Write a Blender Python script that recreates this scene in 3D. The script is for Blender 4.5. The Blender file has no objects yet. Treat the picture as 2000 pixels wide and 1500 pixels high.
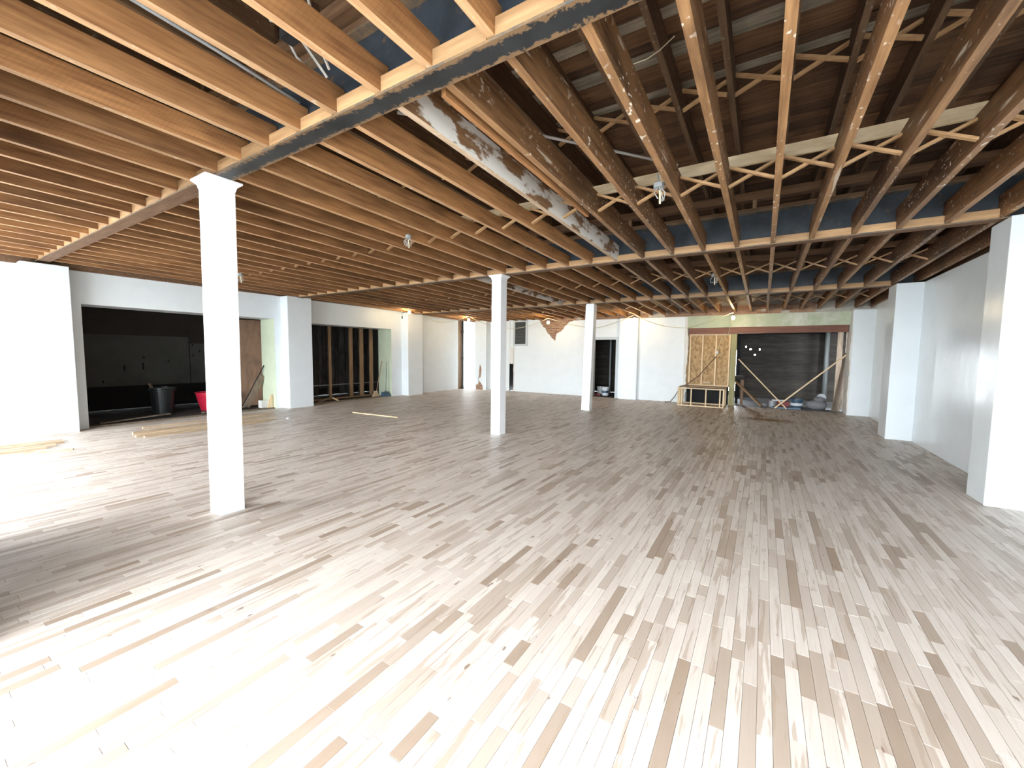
import bpy, math, random
from mathutils import Matrix, Vector
random.seed(7)
scene = bpy.context.scene
C = scene.collection

# ------------------------------------------------------------------ camera
CAM_Z = 1.55
cam_data = bpy.data.cameras.new('camera')
cam = bpy.data.objects.new('camera', cam_data)
C.objects.link(cam)
cam_data.sensor_width = 36.0
cam_data.lens = 14.202
cam_data.clip_start = 0.02
cam_data.clip_end = 300
ROT = Matrix(((0.8494823610712551, -0.048599269783038655, 0.5253739898447214),
              (0.527496416190449, 0.056939531686545405, -0.8476469905789495),
              (0.011280475833876896, 0.9971940637147179, 0.0740050684554038)))
cam.matrix_world = Matrix.Translation((0, 0, CAM_Z)) @ ROT.to_4x4()
scene.camera = cam

# ------------------------------------------------------------------ sky, exposure
world = bpy.data.worlds.new('overcast_sky')
scene.world = world
world.use_nodes = True
bg = world.node_tree.nodes['Background']
bg.inputs['Color'].default_value = (0.88, 0.95, 1.0, 1)
bg.inputs['Strength'].default_value = 21.5
vs = scene.view_settings
vs.view_transform = 'Standard'
vs.look = 'None'
vs.gamma = 1.0
vs.use_curve_mapping = False
vs.exposure = 0.7
scene.cycles.use_denoising = True
scene.cycles.time_limit = 1050.0
scene.cycles.max_bounces = 6
scene.cycles.diffuse_bounces = 4
scene.cycles.glossy_bounces = 3
scene.cycles.transmission_bounces = 2
scene.cycles.caustics_reflective = False
scene.cycles.caustics_refractive = False
scene.cycles.sample_clamp_indirect = 8.0
scene.cycles.use_adaptive_sampling = True
scene.cycles.adaptive_threshold = 0.08
scene.cycles.adaptive_min_samples = 20

def portal(name, loc, rot, sx, sy):
    d = bpy.data.lights.new(name, 'AREA')
    d.shape = 'RECTANGLE'
    d.size = sx
    d.size_y = sy
    d.cycles.is_portal = True
    o = bpy.data.objects.new(name, d)
    o.location = loc
    o.rotation_euler = rot
    C.objects.link(o)
FRONT = -2.3
portal('daylight_portal', (-8.1, FRONT - .12, 1.6), (math.radians(90), 0, 0), 5.8, 2.7)
portal('daylight_portal', (-0.6, FRONT - .12, 1.6), (math.radians(90), 0, 0), 5.8, 2.7)
portal('daylight_portal', (-1.12, 18.12, 1.0), (math.radians(-90), 0, 0), .58, 1.65)

# ------------------------------------------------------------------ materials
def N(nt, t, **kw):
    n = nt.nodes.new(t)
    for k, v in kw.items():
        if k in n.inputs:
            n.inputs[k].default_value = v
        else:
            setattr(n, k, v)
    return n
def L(nt, a, b):
    nt.links.new(a, b)
def rgba(c):
    return (c[0], c[1], c[2], 1)
def base(name, col, rough=0.6, metal=0.0, spec=0.5):
    m = bpy.data.materials.new(name)
    m.use_nodes = True
    b = m.node_tree.nodes['Principled BSDF']
    b.inputs['Base Color'].default_value = rgba(col)
    b.inputs['Roughness'].default_value = rough
    b.inputs['Metallic'].default_value = metal
    b.inputs['Specular IOR Level'].default_value = spec
    return m, m.node_tree, b
def mixc(nt, fac, a, b_, blend='MIX'):
    n = nt.nodes.new('ShaderNodeMix')
    n.data_type = 'RGBA'
    n.blend_type = blend
    for i, v in ((0, fac), (6, a), (7, b_)):
        if isinstance(v, (float, int)):
            n.inputs[i].default_value = v
        elif isinstance(v, tuple):
            n.inputs[i].default_value = rgba(v)
        else:
            L(nt, v, n.inputs[i])
    return n.outputs[2]
def ramp(nt, fac, p0, p1, c0=(0, 0, 0), c1=(1, 1, 1)):
    r = nt.nodes.new('ShaderNodeValToRGB')
    r.color_ramp.elements[0].position = p0
    r.color_ramp.elements[1].position = p1
    r.color_ramp.elements[0].color = rgba(c0)
    r.color_ramp.elements[1].color = rgba(c1)
    L(nt, fac, r.inputs[0])
    return r.outputs[0]
def math_n(nt, op, a, b_=None):
    n = nt.nodes.new('ShaderNodeMath')
    n.operation = op
    for i, v in ((0, a), (1, b_)):
        if v is None:
            continue
        if isinstance(v, (float, int)):
            n.inputs[i].default_value = v
        else:
            L(nt, v, n.inputs[i])
    return n.outputs[0]
def coords(nt, scale, rnd=True):
    tc = nt.nodes.new('ShaderNodeTexCoord')
    mp = nt.nodes.new('ShaderNodeMapping')
    mp.inputs['Scale'].default_value = scale
    L(nt, tc.outputs['Object'], mp.inputs['Vector'])
    if rnd:
        oi = nt.nodes.new('ShaderNodeObjectInfo')
        k = math_n(nt, 'MULTIPLY', oi.outputs['Random'], 37.0)
        cb = nt.nodes.new('ShaderNodeCombineXYZ')
        for i in range(3):
            L(nt, k, cb.inputs[i])
        L(nt, cb.outputs[0], mp.inputs['Location'])
    return mp.outputs[0]
def noise(nt, vec, scale, detail=4, rough=0.55):
    n = N(nt, 'ShaderNodeTexNoise', Scale=scale, Detail=detail, Roughness=rough)
    L(nt, vec, n.inputs['Vector'])
    return n.outputs['Fac']
def bump(nt, b, h, strength, dist=0.01):
    n = N(nt, 'ShaderNodeBump', Strength=strength, Distance=dist)
    L(nt, h, n.inputs['Height'])
    L(nt, n.outputs[0], b.inputs['Normal'])
def wood(name, dark, light, axis='y', rough=0.65, vary=0.35, speck=0.0, stain=0.0, grain=14):
    m, nt, b = base(name, light, rough)
    s = {'x': (1, grain, grain), 'y': (grain, 1, grain), 'z': (grain, grain, 1)}[axis]
    v = coords(nt, s)
    g = noise(nt, v, 2.2, 4, 0.65)
    col = mixc(nt, ramp(nt, g, 0.3, 0.72), dark, light)
    if vary:
        oi = nt.nodes.new('ShaderNodeObjectInfo')
        val = math_n(nt, 'ADD', math_n(nt, 'MULTIPLY', oi.outputs['Random'], vary), 1.0 - vary * .6)
        h = N(nt, 'ShaderNodeHueSaturation')
        L(nt, val, h.inputs['Value'])
        L(nt, col, h.inputs['Color'])
        col = h.outputs[0]
    if stain:
        v2 = coords(nt, (1.5, .5, 1.5))
        st = ramp(nt, noise(nt, v2, 1.6, 4), 0.52, 0.68)
        col = mixc(nt, math_n(nt, 'MULTIPLY', st, stain), col, tuple(c * .35 for c in dark))
    if speck:
        v3 = coords(nt, (1, .55, 1))
        sp = ramp(nt, noise(nt, v3, 34, 2, 0.4), 0.64, 0.69)
        sp2 = ramp(nt, noise(nt, v3, 2.5, 2), 0.42, 0.56)
        col = mixc(nt, math_n(nt, 'MULTIPLY', math_n(nt, 'MULTIPLY', sp, sp2), speck), col, (.75, .68, .58))
        v4 = coords(nt, (7, .7, 7))
        sp3 = ramp(nt, noise(nt, v4, 2.3, 3, 0.5), 0.67, 0.71)
        col = mixc(nt, math_n(nt, 'MULTIPLY', sp3, speck * .8), col, (.62, .53, .42))
    if name == 'orange_joist_wood':
        wv = N(nt, 'ShaderNodeTexWave', Scale=13.0, Distortion=1.0)
        wv.wave_type = 'BANDS'
        wv.bands_direction = 'Y'
        tcs = nt.nodes.new('ShaderNodeTexCoord')
        mps = nt.nodes.new('ShaderNodeMapping')
        mps.inputs['Rotation'].default_value = (math.radians(28), 0, 0)
        L(nt, tcs.outputs['Object'], mps.inputs['Vector'])
        L(nt, mps.outputs[0], wv.inputs['Vector'])
        ob = nt.nodes.new('ShaderNodeObjectInfo')
        k = math_n(nt, 'MULTIPLY', ramp(nt, ob.outputs['Random'], .6, .8), .10)
        col = mixc(nt, math_n(nt, 'MULTIPLY', k, ramp(nt, wv.outputs['Fac'], .5, .95)), col, tuple(c * .6 for c in dark))
    L(nt, col, b.inputs['Base Color'])
    if 'joist' in name:
        bump(nt, b, g, 0.35, 0.006)
    return m
def paint(name, col, rough=0.5, mottled=0.06, bumpy=0.0, scale=3.0, dirt=None):
    m, nt, b = base(name, col, rough)
    v = coords(nt, (1, 1, 1), False)
    n = noise(nt, v, scale, 3, 0.6)
    c = mixc(nt, ramp(nt, n, 0.3, 0.75), tuple(x * (1 - mottled) for x in col), col)
    if dirt:
        d = ramp(nt, noise(nt, v, scale * .45, 6, 0.65), 0.5, 0.66)
        c = mixc(nt, d, c, dirt)
    L(nt, c, b.inputs['Base Color'])
    if bumpy:
        bump(nt, b, noise(nt, v, scale * 2.2, 3, 0.6), bumpy, 0.02)
    return m
def plain(name, col, rough=0.6, metal=0.0):
    return paint(name, col, rough, 0.12, 0.0, 9.0) if metal == 0 else base(name, col, rough, metal)[0]

M = {}
M['white_wall'] = paint('white_wall_paint', (.79, .84, .865), 0.42, 0.05, 0.10)
M['gloss_wall'] = paint('glossy_white_wall_paint', (.77, .82, .845), 0.24, 0.05, 0.16, 2.2)
M['column_white'] = paint('white_column_paint', (.86, .88, .89), 0.5, 0.02)
M['grey_trim'] = paint('pale_grey_trim_paint', (.55, .60, .63), 0.45, 0.05)
M['green_wall'] = paint('pale_green_paint', (.62, .69, .52), 0.55, 0.10, 0.12)
M['green_plaster'] = paint('patchy_green_plaster', (.50, .56, .40), 0.7, 0.15, 0.3, 2.2, (.74, .73, .66))
M['joist'] = wood('orange_joist_wood', (.19, .078, .026), (.45, .222, .085), 'y', 0.62, .5, 0.0, .45)
M['joist_old'] = wood('weathered_joist_wood', (.115, .048, .017), (.33, .165, .068), 'y', 0.55, .45, 1.0, .75)
M['joist_white'] = wood('joist_wood_under_peeling_whitewash', (.17, .085, .037), (.30, .16, .075), 'y', 0.6, .1)
nt = M['joist_white'].node_tree
bs = nt.nodes['Principled BSDF']
old = bs.inputs['Base Color'].links[0].from_socket
v = coords(nt, (2.2, .8, 2.2), False)
fl = ramp(nt, noise(nt, v, 3.0, 6, .62), 0.50, 0.56)
L(nt, mixc(nt, fl, (.78, .74, .68), old), bs.inputs['Base Color'])
M['edge'] = wood('bounce_lit_joist_underside', (.36, .19, .085), (.60, .38, .20), 'y', 0.62, .25, .4)  # paler than the joist sides: bounce from the floor put into the colour
M['edge_old'] = wood('flecked_bounce_lit_joist_underside', (.22, .108, .045), (.47, .265, .12), 'y', 0.5, .3, 1.0, .6)  # old joists too: underside lightened for floor bounce, flecks are the wood's own
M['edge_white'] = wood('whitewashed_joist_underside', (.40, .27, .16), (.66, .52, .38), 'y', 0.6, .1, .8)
M['loose'] = wood('dusty_flooring_wood', (.32, .22, .13), (.58, .45, .31), 'y', 0.6, .3)
M['rafter'] = wood('dark_rafter_wood', (.085, .046, .023), (.20, .118, .062), 'y', 0.75, .35, .15, .3)
M['deck'] = wood('brown_deck_boards', (.065, .030, .013), (.20, .103, .048), 'x', 0.8, .95, 0, .5)
M['deck_grey'] = wood('grey_deck_boards', (.15, .12, .085), (.40, .345, .265), 'x', 0.8, .4, 0, .4)
M['pine'] = wood('fresh_pine', (.36, .20, .09), (.56, .35, .175), 'x', 0.6, .25)
M['pine_y'] = wood('fresh_pine_lengthwise', (.50, .31, .16), (.74, .54, .32), 'y', 0.6, .25)
M['pine_pale'] = wood('pale_pine_rails', (.58, .42, .24), (.84, .67, .44), 'x', 0.6, .15)
M['pine_z'] = wood('fresh_pine_upright', (.60, .43, .24), (.86, .69, .45), 'z', 0.6, .2)
M['strip'] = wood('whitewashed_strip_wood', (.50, .36, .20), (.84, .69, .47), 'x', 0.7, .1, .3, .15, 5)
M['plate'] = wood('brown_plate_wood', (.10, .05, .024), (.22, .12, .06), 'x', 0.7, .2)
M['stud'] = wood('brown_stud_wood', (.20, .115, .06), (.40, .25, .14), 'z', 0.65, .3)
M['header'] = wood('red_brown_header_wood', (.13, .045, .024), (.25, .095, .052), 'x', 0.6, .1)
M['plywood'] = wood('brown_plywood', (.16, .085, .045), (.27, .15, .08), 'z', 0.6, .1, 0, .3, 5)
M['old_board'] = wood('grey_brown_old_board', (.12, .085, .06), (.30, .225, .16), 'z', 0.75, .3)
M['green_post'] = wood('treated_green_post', (.25, .23, .10), (.42, .38, .19), 'z', 0.65, .1)
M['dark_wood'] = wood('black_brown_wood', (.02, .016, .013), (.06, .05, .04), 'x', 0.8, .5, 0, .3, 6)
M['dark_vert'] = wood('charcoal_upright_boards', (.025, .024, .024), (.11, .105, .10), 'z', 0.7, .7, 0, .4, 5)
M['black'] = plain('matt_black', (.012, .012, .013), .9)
M['iron'] = plain('black_iron_pipe', (.03, .028, .027), .4)
M['grey_metal'] = plain('grey_galvanised_metal', (.34, .36, .37), .4)
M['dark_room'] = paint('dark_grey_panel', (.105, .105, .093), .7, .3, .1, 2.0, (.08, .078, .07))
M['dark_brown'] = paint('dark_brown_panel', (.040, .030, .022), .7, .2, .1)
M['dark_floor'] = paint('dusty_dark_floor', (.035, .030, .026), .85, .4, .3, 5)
M['concrete'] = paint('grey_concrete', (.33, .33, .35), .8, .3, .2, 4)
M['pavement'] = paint('pale_pavement', (.42, .42, .41), .85, .2, .1, 2)
M['mortar'] = paint('grey_mortar', (.55, .51, .45), .9, .25, .3, 14)
M['white_plastic'] = plain('white_plastic', (.75, .77, .80), .35)
M['blue_plastic'] = plain('slate_blue_plastic', (.05, .10, .16), .35)
M['red_plastic'] = plain('red_plastic', (.62, .020, .055), .35)
M['black_plastic'] = plain('black_plastic', (.012, .015, .016), .4)
M['dark_red'] = plain('dark_red_plastic', (.22, .02, .02), .5)
M['bag_grey'] = plain('grey_sack_cloth', (.22, .22, .24), .85)
M['cord_white'] = plain('cream_cord', (.70, .64, .45), .5)
M['cord_dark'] = plain('brown_cord', (.10, .06, .035), .6)
M['wire_grey'] = plain('grey_wire', (.42, .40, .37), .5)
M['bristle'] = plain('straw_bristles', (.55, .42, .26), .8)
M['louver'] = plain('grey_louver', (.16, .17, .17), .5)
M['ragged_plaster'] = paint('chalky_plaster', (.80, .78, .74), .85, .12, .5, 22)
M['sawdust'] = paint('orange_sawdust', (.36, .22, .10), .95, .4, .6, 20)

def brick_mat():
    m, nt, b = base('red_brown_brick', (.30, .14, .08), .85)
    oi = nt.nodes.new('ShaderNodeObjectInfo')
    c = mixc(nt, oi.outputs['Random'], (.20, .085, .05), (.45, .26, .14))
    n = noise(nt, coords(nt, (1, 1, 1)), 25, 4)
    c = mixc(nt, ramp(nt, n, .35, .7), c, (.33, .20, .13))
    L(nt, c, b.inputs['Base Color'])
    return m
M['brick'] = brick_mat()

def steel_mat():
    m, nt, b = base('blue_grey_painted_steel', (.055, .075, .09), .42, .0)
    v = coords(nt, (1, 1, 1), False)
    n = noise(nt, v, 5, 6, .65)
    c = mixc(nt, ramp(nt, n, .3, .7), (.017, .023, .030), (.045, .060, .078))
    r = ramp(nt, noise(nt, v, 16, 5, .7), .60, .72)
    c = mixc(nt, math_n(nt, 'MULTIPLY', r, .8), c, (.20, .105, .045))
    L(nt, c, b.inputs['Base Color'])
    return m
M['steel'] = steel_mat()
def rust_mat():
    m, nt, b = base('rust_edged_steel', (.12, .08, .05), .6)
    v = coords(nt, (1, 1, 1), False)
    c = mixc(nt, ramp(nt, noise(nt, v, 9, 6, .7), .35, .65), (.07, .075, .07), (.26, .155, .075))
    L(nt, c, b.inputs['Base Color'])
    return m
M['rust'] = rust_mat()
def flange_mat():
    m, nt, b = base('charcoal_steel_with_rusty_edges', (.05, .05, .05), .45)
    tc = nt.nodes.new('ShaderNodeTexCoord')
    se = nt.nodes.new('ShaderNodeSeparateXYZ')
    L(nt, tc.outputs['Object'], se.inputs[0])
    d = math_n(nt, 'MULTIPLY', math_n(nt, 'ABSOLUTE', se.outputs[1]), 5.5)
    v = coords(nt, (1, 1, 1), False)
    n = noise(nt, v, 26, 6, .75)
    n2 = noise(nt, v, 4, 4, .6)
    c = mixc(nt, ramp(nt, n2, .3, .7), (.009, .010, .011), (.024, .028, .031))
    e = math_n(nt, 'ADD', math_n(nt, 'ADD', d, n), math_n(nt, 'MULTIPLY', n2, .35))
    c = mixc(nt, ramp(nt, e, .95, 1.42), c, (.19, .115, .058))
    L(nt, c, b.inputs['Base Color'])
    return m
M['flange'] = flange_mat()

def osb_mat():
    m, nt, b = base('strand_board', (.55, .38, .2), .7)
    vo = N(nt, 'ShaderNodeTexVoronoi', Scale=26.0)
    L(nt, coords(nt, (1.0, 1.0, .45), False), vo.inputs['Vector'])
    sp = nt.nodes.new('ShaderNodeSeparateColor')
    L(nt, vo.outputs['Color'], sp.inputs[0])
    c = mixc(nt, sp.outputs[0], (.29, .17, .07), (.53, .355, .17))
    L(nt, c, b.inputs['Base Color'])
    return m
M['osb'] = osb_mat()

def plank_mat():
    m, nt, b = base('maple_strip_flooring', (.6, .53, .45), .46)
    at = nt.nodes.new('ShaderNodeAttribute')
    at.attribute_name = 'tone'
    tone = at.outputs['Fac']
    at2 = nt.nodes.new('ShaderNodeAttribute')
    at2.attribute_name = 'seed'
    geo = nt.nodes.new('ShaderNodeNewGeometry')
    cb = nt.nodes.new('ShaderNodeCombineXYZ')
    k = math_n(nt, 'MULTIPLY', at2.outputs['Fac'], 91.0)
    for i in range(3):
        L(nt, k, cb.inputs[i])
    ad = nt.nodes.new('ShaderNodeVectorMath')
    L(nt, geo.outputs['Position'], ad.inputs[0])
    L(nt, cb.outputs[0], ad.inputs[1])
    def mapped(s):
        mp = nt.nodes.new('ShaderNodeMapping')
        mp.inputs['Scale'].default_value = s
        L(nt, ad.outputs[0], mp.inputs['Vector'])
        return mp.outputs[0]
    r = nt.nodes.new('ShaderNodeValToRGB')
    els = r.color_ramp.elements
    els[0].position, els[0].color = 0.0, (.655, .585, .525, 1)
    els[1].position, els[1].color = 1.0, (.25, .175, .125, 1)
    for p, c in ((.35, (.575, .50, .44)), (.6, (.46, .385, .325)), (.8, (.36, .28, .22))):
        e = els.new(p)
        e.color = rgba(c)
    L(nt, tone, r.inputs[0])
    col = r.outputs[0]
    grain = noise(nt, mapped((55, 2.2, 1)), 1.6, 6, .62)
    col = mixc(nt, math_n(nt, 'MULTIPLY', ramp(nt, grain, .42, .75), .28), col, (.36, .27, .20))
    heart = ramp(nt, noise(nt, mapped((18, 1.3, 1)), 1.0, 4, .6), .565, .60)
    col = mixc(nt, math_n(nt, 'MULTIPLY', heart, .6), col, (.32, .235, .17))
    streak = ramp(nt, noise(nt, mapped((95, 2.6, 1)), 1.0, 4, .6), .655, .70)
    gate = ramp(nt, noise(nt, mapped((7, 2.0, 1)), 1.0, 2, .5), .50, .60)
    col = mixc(nt, math_n(nt, 'MULTIPLY', math_n(nt, 'MULTIPLY', streak, gate), .8), col, (.19, .125, .085))
    cloud = noise(nt, mapped((14, 5, 1)), 1.0, 4, .6)
    col = mixc(nt, math_n(nt, 'MULTIPLY', ramp(nt, cloud, .40, .72), .20), col, (.45, .37, .31))
    knot = ramp(nt, noise(nt, mapped((9, 4, 1)), 2.1, 2, .5), .73, .755)
    col = mixc(nt, math_n(nt, 'MULTIPLY', knot, .8), col, (.16, .095, .06))
    L(nt, col, b.inputs['Base Color'])
    return m
M['plank'] = plank_mat()

def emit(name, col, s):
    m = bpy.data.materials.new(name)
    m.use_nodes = True
    nt = m.node_tree
    nt.nodes.clear()
    e = N(nt, 'ShaderNodeEmission', Strength=s, Color=rgba(col))
    o = nt.nodes.new('ShaderNodeOutputMaterial')
    L(nt, e.outputs[0], o.inputs[0])
    return m
M['bulb'] = emit('glowing_bulb', (1.0, .76, .42), 190.0)

# ------------------------------------------------------------------ mesh helpers
def zc(y):
    return 3.14 - .0155 * y          # underside of the ceiling joists
class MB:
    def __init__(s):
        s.v, s.f = [], []
    def hexa(s, p):                  # p: 4 bottom, 4 top points
        n = len(s.v)
        s.v += [tuple(q) for q in p]
        s.f += [tuple(n + i for i in q) for q in ((3, 2, 1, 0), (4, 5, 6, 7), (0, 1, 5, 4), (1, 2, 6, 5), (2, 3, 7, 6), (3, 0, 4, 7))]
        return s
    def box(s, x0, x1, y0, y1, z0, z1):
        return s.hexa([(x0, y0, z0), (x1, y0, z0), (x1, y1, z0), (x0, y1, z0), (x0, y0, z1), (x1, y0, z1), (x1, y1, z1), (x0, y1, z1)])
    def sbox(s, x0, x1, y0, y1, d0, d1):      # z measured from the sloping joist underside
        a, b = zc(y0), zc(y1)
        return s.hexa([(x0, y0, a + d0), (x1, y0, a + d0), (x1, y1, b + d0), (x0, y1, b + d0), (x0, y0, a + d1), (x1, y0, a + d1), (x1, y1, b + d1), (x0, y1, b + d1)])
    def bar(s, p, q, w, h, up=(0, 0, 1)):     # square bar from p to q
        p, q = Vector(p), Vector(q)
        d = (q - p).normalized()
        a = d.cross(Vector(up))
        if a.length < 1e-4:
            a = d.cross(Vector((1, 0, 0)))
        a.normalize()
        b = a.cross(d)
        a, b = a * w / 2, b * h / 2
        return s.hexa([p - a - b, p + a - b, q + a - b, q - a - b, p - a + b, p + a + b, q + a + b, q - a + b])
    def tube(s, path, r, n=8, cap=True):
        path = [Vector(p) for p in path]
        rs = r if isinstance(r, (list, tuple)) else [r] * len(path)
        rings = []
        for i, p in enumerate(path):
            d = (path[min(i + 1, len(path) - 1)] - path[max(i - 1, 0)]).normalized()
            a = d.cross(Vector((0, 0, 1)))
            if a.length < 1e-3:
                a = d.cross(Vector((1, 0, 0)))
            a.normalize()
            b = a.cross(d)
            k = len(s.v)
            for j in range(n):
                t = 2 * math.pi * j / n
                s.v.append(tuple(p + (a * math.cos(t) + b * math.sin(t)) * rs[i]))
            rings.append(k)
        for k0, k1 in zip(rings, rings[1:]):
            for j in range(n):
                s.f.append((k0 + j, k0 + (j + 1) % n, k1 + (j + 1) % n, k1 + j))
        if cap:
            s.f.append(tuple(rings[0] + j for j in range(n - 1, -1, -1)))
            s.f.append(tuple(rings[-1] + j for j in range(n)))
        return s
    def lathe(s, prof, c=(0, 0, 0), n=20):     # prof: (r, z)
        k = len(s.v)
        for r, z in prof:
            for j in range(n):
                t = 2 * math.pi * j / n
                s.v.append((c[0] + r * math.cos(t), c[1] + r * math.sin(t), c[2] + z))
        for i in range(len(prof) - 1):
            for j in range(n):
                a, b = k + i * n, k + (i + 1) * n
                s.f.append((a + j, a + (j + 1) % n, b + (j + 1) % n, b + j))
        return s
    def poly_y(s, pts, y0, y1):               # polygon in x-z, extruded along y (front y0)
        n = len(s.v)
        m = len(pts)
        s.v += [(x, y0, z) for x, z in pts] + [(x, y1, z) for x, z in pts]
        s.f.append(tuple(n + i for i in range(m)))
        s.f.append(tuple(n + m + i for i in range(m - 1, -1, -1)))
        for i in range(m):
            j = (i + 1) % m
            s.f.append((n + i, n + m + i, n + m + j, n + j))
        return s
    def poly_x(s, pts, x0, x1):               # polygon in y-z, extruded along x
        k = len(s.v)
        s.poly_y(pts, x0, x1)
        s.v[k:] = [(y, x, z) for x, y, z in s.v[k:]]
        return s
    def mesh(s, name):
        me = bpy.data.meshes.new(name)
        me.from_pydata(s.v, [], s.f)
        me.update()
        return me
    def obj(s, name, mat, parent=None, loc=None, smooth=False, bevel=0.0):
        me = s.mesh(name)
        me.materials.append(M[mat])
        if smooth:
            for p in me.polygons:
                p.use_smooth = True
        return link(name, me, parent, loc, bevel)
def link(name, me, parent=None, loc=None, bevel=0.0):
    o = bpy.data.objects.new(name, me)
    C.objects.link(o)
    if loc is not None:
        o.location = loc
    if parent is not None:
        o.parent = parent
    if bevel:
        b = o.modifiers.new('edge', 'BEVEL')
        b.width = bevel
        b.segments = 2
    return o
def tag(o, label=None, cat=None, group=None, kind=None):
    if label: o['label'] = label
    if cat: o['category'] = cat
    if group: o['group'] = group
    if kind: o['kind'] = kind
    return o
def empty(name, loc=(0, 0, 0), rz=0.0):
    o = bpy.data.objects.new(name, None)
    o.empty_display_size = .1
    o.location = loc
    o.rotation_euler = (0, 0, rz)
    C.objects.link(o)
    return o
def thing(name, label, cat, loc=(0, 0, 0), rz=0.0, group=None):
    return tag(empty(name, loc, rz), label, cat, group)
def struct(o, label):
    return tag(o, label, kind='structure')

XL, XR, YF = -11.2, 2.44, 14.4        # inner faces of the side walls and the far wall
BEAMS = (1.81, 6.46, 10.75)

# ------------------------------------------------------------------ floor
floor = struct(MB().box(XL - .75, XR + .3, FRONT - .3, YF + .05, -.12, -.016).obj('floor', 'dark_wood'), 'maple strip floor of short pale and brown boards')
PW = .0575
planks = []
x = XL - .02
inv = ROT.transposed()
while x < XR + .05:
    y = FRONT - .15 - random.random() * .6
    while y < YF + .04:
        ln = random.choice((.16, .22, .28, .34, .4, .48, .58, .75)) * random.uniform(.85, 1.15)
        y1 = min(y + ln, YF + .04)
        r = random.random()
        tone = random.uniform(0, .3) if r < .55 else (random.uniform(.3, .6) if r < .84 else random.uniform(.6, .92))
        q = inv @ Vector((x + PW / 2, (y + y1) / 2, -CAM_Z))
        score = 0.0
        if q.z < -.3:
            u, w = 1000 + 789 * q.x / -q.z, 750 - 789 * q.y / -q.z
            if -30 < u < 2030 and w < 1530:
                score = (y1 - y) / (-q.z) ** 3
        planks.append((score, x, y, y1, tone, random.random()))
        y = y1
    x += PW
planks.sort(key=lambda t: -t[0])
def plank_geo(mb, x, y, y1, jz):
    g = .0006
    t = .0 + jz
    n = len(mb.v)
    x0, x1, ya, yb = x + g, x + PW - g, y + g, y1 - g
    c = .0012
    mb.v += [(x0, ya, -.018), (x1, ya, -.018), (x1, yb, -.018), (x0, yb, -.018),
             (x0, ya, t - c), (x1, ya, t - c), (x1, yb, t - c), (x0, yb, t - c),
             (x0 + c, ya + c, t), (x1 - c, ya + c, t), (x1 - c, yb - c, t), (x0 + c, yb - c, t)]
    mb.f += [tuple(n + i for i in q) for q in ((8, 9, 10, 11), (0, 1, 5, 4), (1, 2, 6, 5), (2, 3, 7, 6), (3, 0, 4, 7), (4, 5, 9, 8), (5, 6, 10, 9), (6, 7, 11, 10), (7, 4, 8, 11))]
def attrs(me, tones, seeds):
    for nm, vals in (('tone', tones), ('seed', seeds)):
        a = me.attributes.new(nm, 'FLOAT', 'FACE')
        a.data.foreach_set('value', vals)
for sc_, x, y, y1, tone, seed in planks[:300]:
    mb = MB()
    plank_geo(mb, 0, 0, y1 - y, random.uniform(-.0004, .0004))
    me = mb.mesh('floor_plank')
    me.materials.append(M['plank'])
    attrs(me, [tone] * 9, [seed] * 9)
    link('floor_plank', me, floor, (x, y, 0))
mb = MB()
tn, sd = [], []
for sc_, x, y, y1, tone, seed in planks[300:]:
    plank_geo(mb, x, y, y1, random.uniform(-.0004, .0004))
    tn += [tone] * 9
    sd += [seed] * 9
me = mb.mesh('floor_strips')
me.materials.append(M['plank'])
attrs(me, tn, sd)
tag(link('floor_strips', me, floor), 'short maple floor strips farther into the hall', kind='stuff')

# ------------------------------------------------------------------ ceiling: deck, rafters, joists, bridging
ceiling = struct(MB().sbox(XL - .8, XR + .6, FRONT - .4, YF + .5, .955, 1.02).obj('ceiling', 'dark_wood'), 'open timber ceiling of joists, rafters and deck boards')
JX = [.035 + (.418 if k <= 0 else .405) * k for k in range(-26, 6)] + [2.405]
spans = [(FRONT - .05, BEAMS[0] - .013), (BEAMS[0] + .013, BEAMS[1] - .013), (BEAMS[1] + .013, BEAMS[2] - .013), (BEAMS[2] + .013, YF + .0)]
y = FRONT - .35
row = 0
while y < YF + .4:
    w = random.choice((.11, .13, .14, .16, .2))
    cut = random.uniform(-7, -2.2)
    for a, b_ in ((XL - .3, cut), (cut, XR + .4)):
        grey = b_ > 0 and (3.05 < y < 3.2 or 3.5 < y < 3.68 or 4.0 < y < 4.12) or random.random() < .04
        mb = MB().sbox(a + .003, b_ - .003, y + .003, y + w - .004, .922 - random.uniform(0, .008), .95)
        mb.obj('deck_board', 'deck_grey' if grey else 'deck', ceiling)
    y += w
    row += 1
jm = {}
for bi, (a, b_) in enumerate(spans):
    for kind in ('joist', 'joist_old', 'joist_white'):
        mb = MB()
        t = .0245 if kind == 'joist' else .026
        mb.sbox(-t, t, a, b_, .0, .170 if kind == 'joist' else .235)
        me = mb.mesh('joist')
        me.materials.append(M[kind])
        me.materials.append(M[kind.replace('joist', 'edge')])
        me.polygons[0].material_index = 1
        jm[bi, kind] = me
    me = MB().sbox(-.023, .023, a + .013, b_ - .0, .70, .922).mesh('rafter')
    me.materials.append(M['rafter'])
    jm[bi, 'rafter'] = me
JPOS = {}
for bi in range(4):
    for k, x in zip(range(-26, 7), JX):
        kind = 'joist'
        if bi > 0 and k >= -5: kind = 'joist_old'
        if bi == 1 and k == -5: kind = 'joist_white'
        if bi == 2 and k == -12: kind = 'joist_white'
        px = x + random.uniform(-.008, .008)
        JPOS[bi, k] = px
        o = link('joist', jm[bi, kind], ceiling, (px, 0, random.uniform(-.004, .004)))
        o = link('rafter', jm[bi, 'rafter'], ceiling, (x + .03 + random.uniform(-.012, .012), 0, 0))
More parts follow.
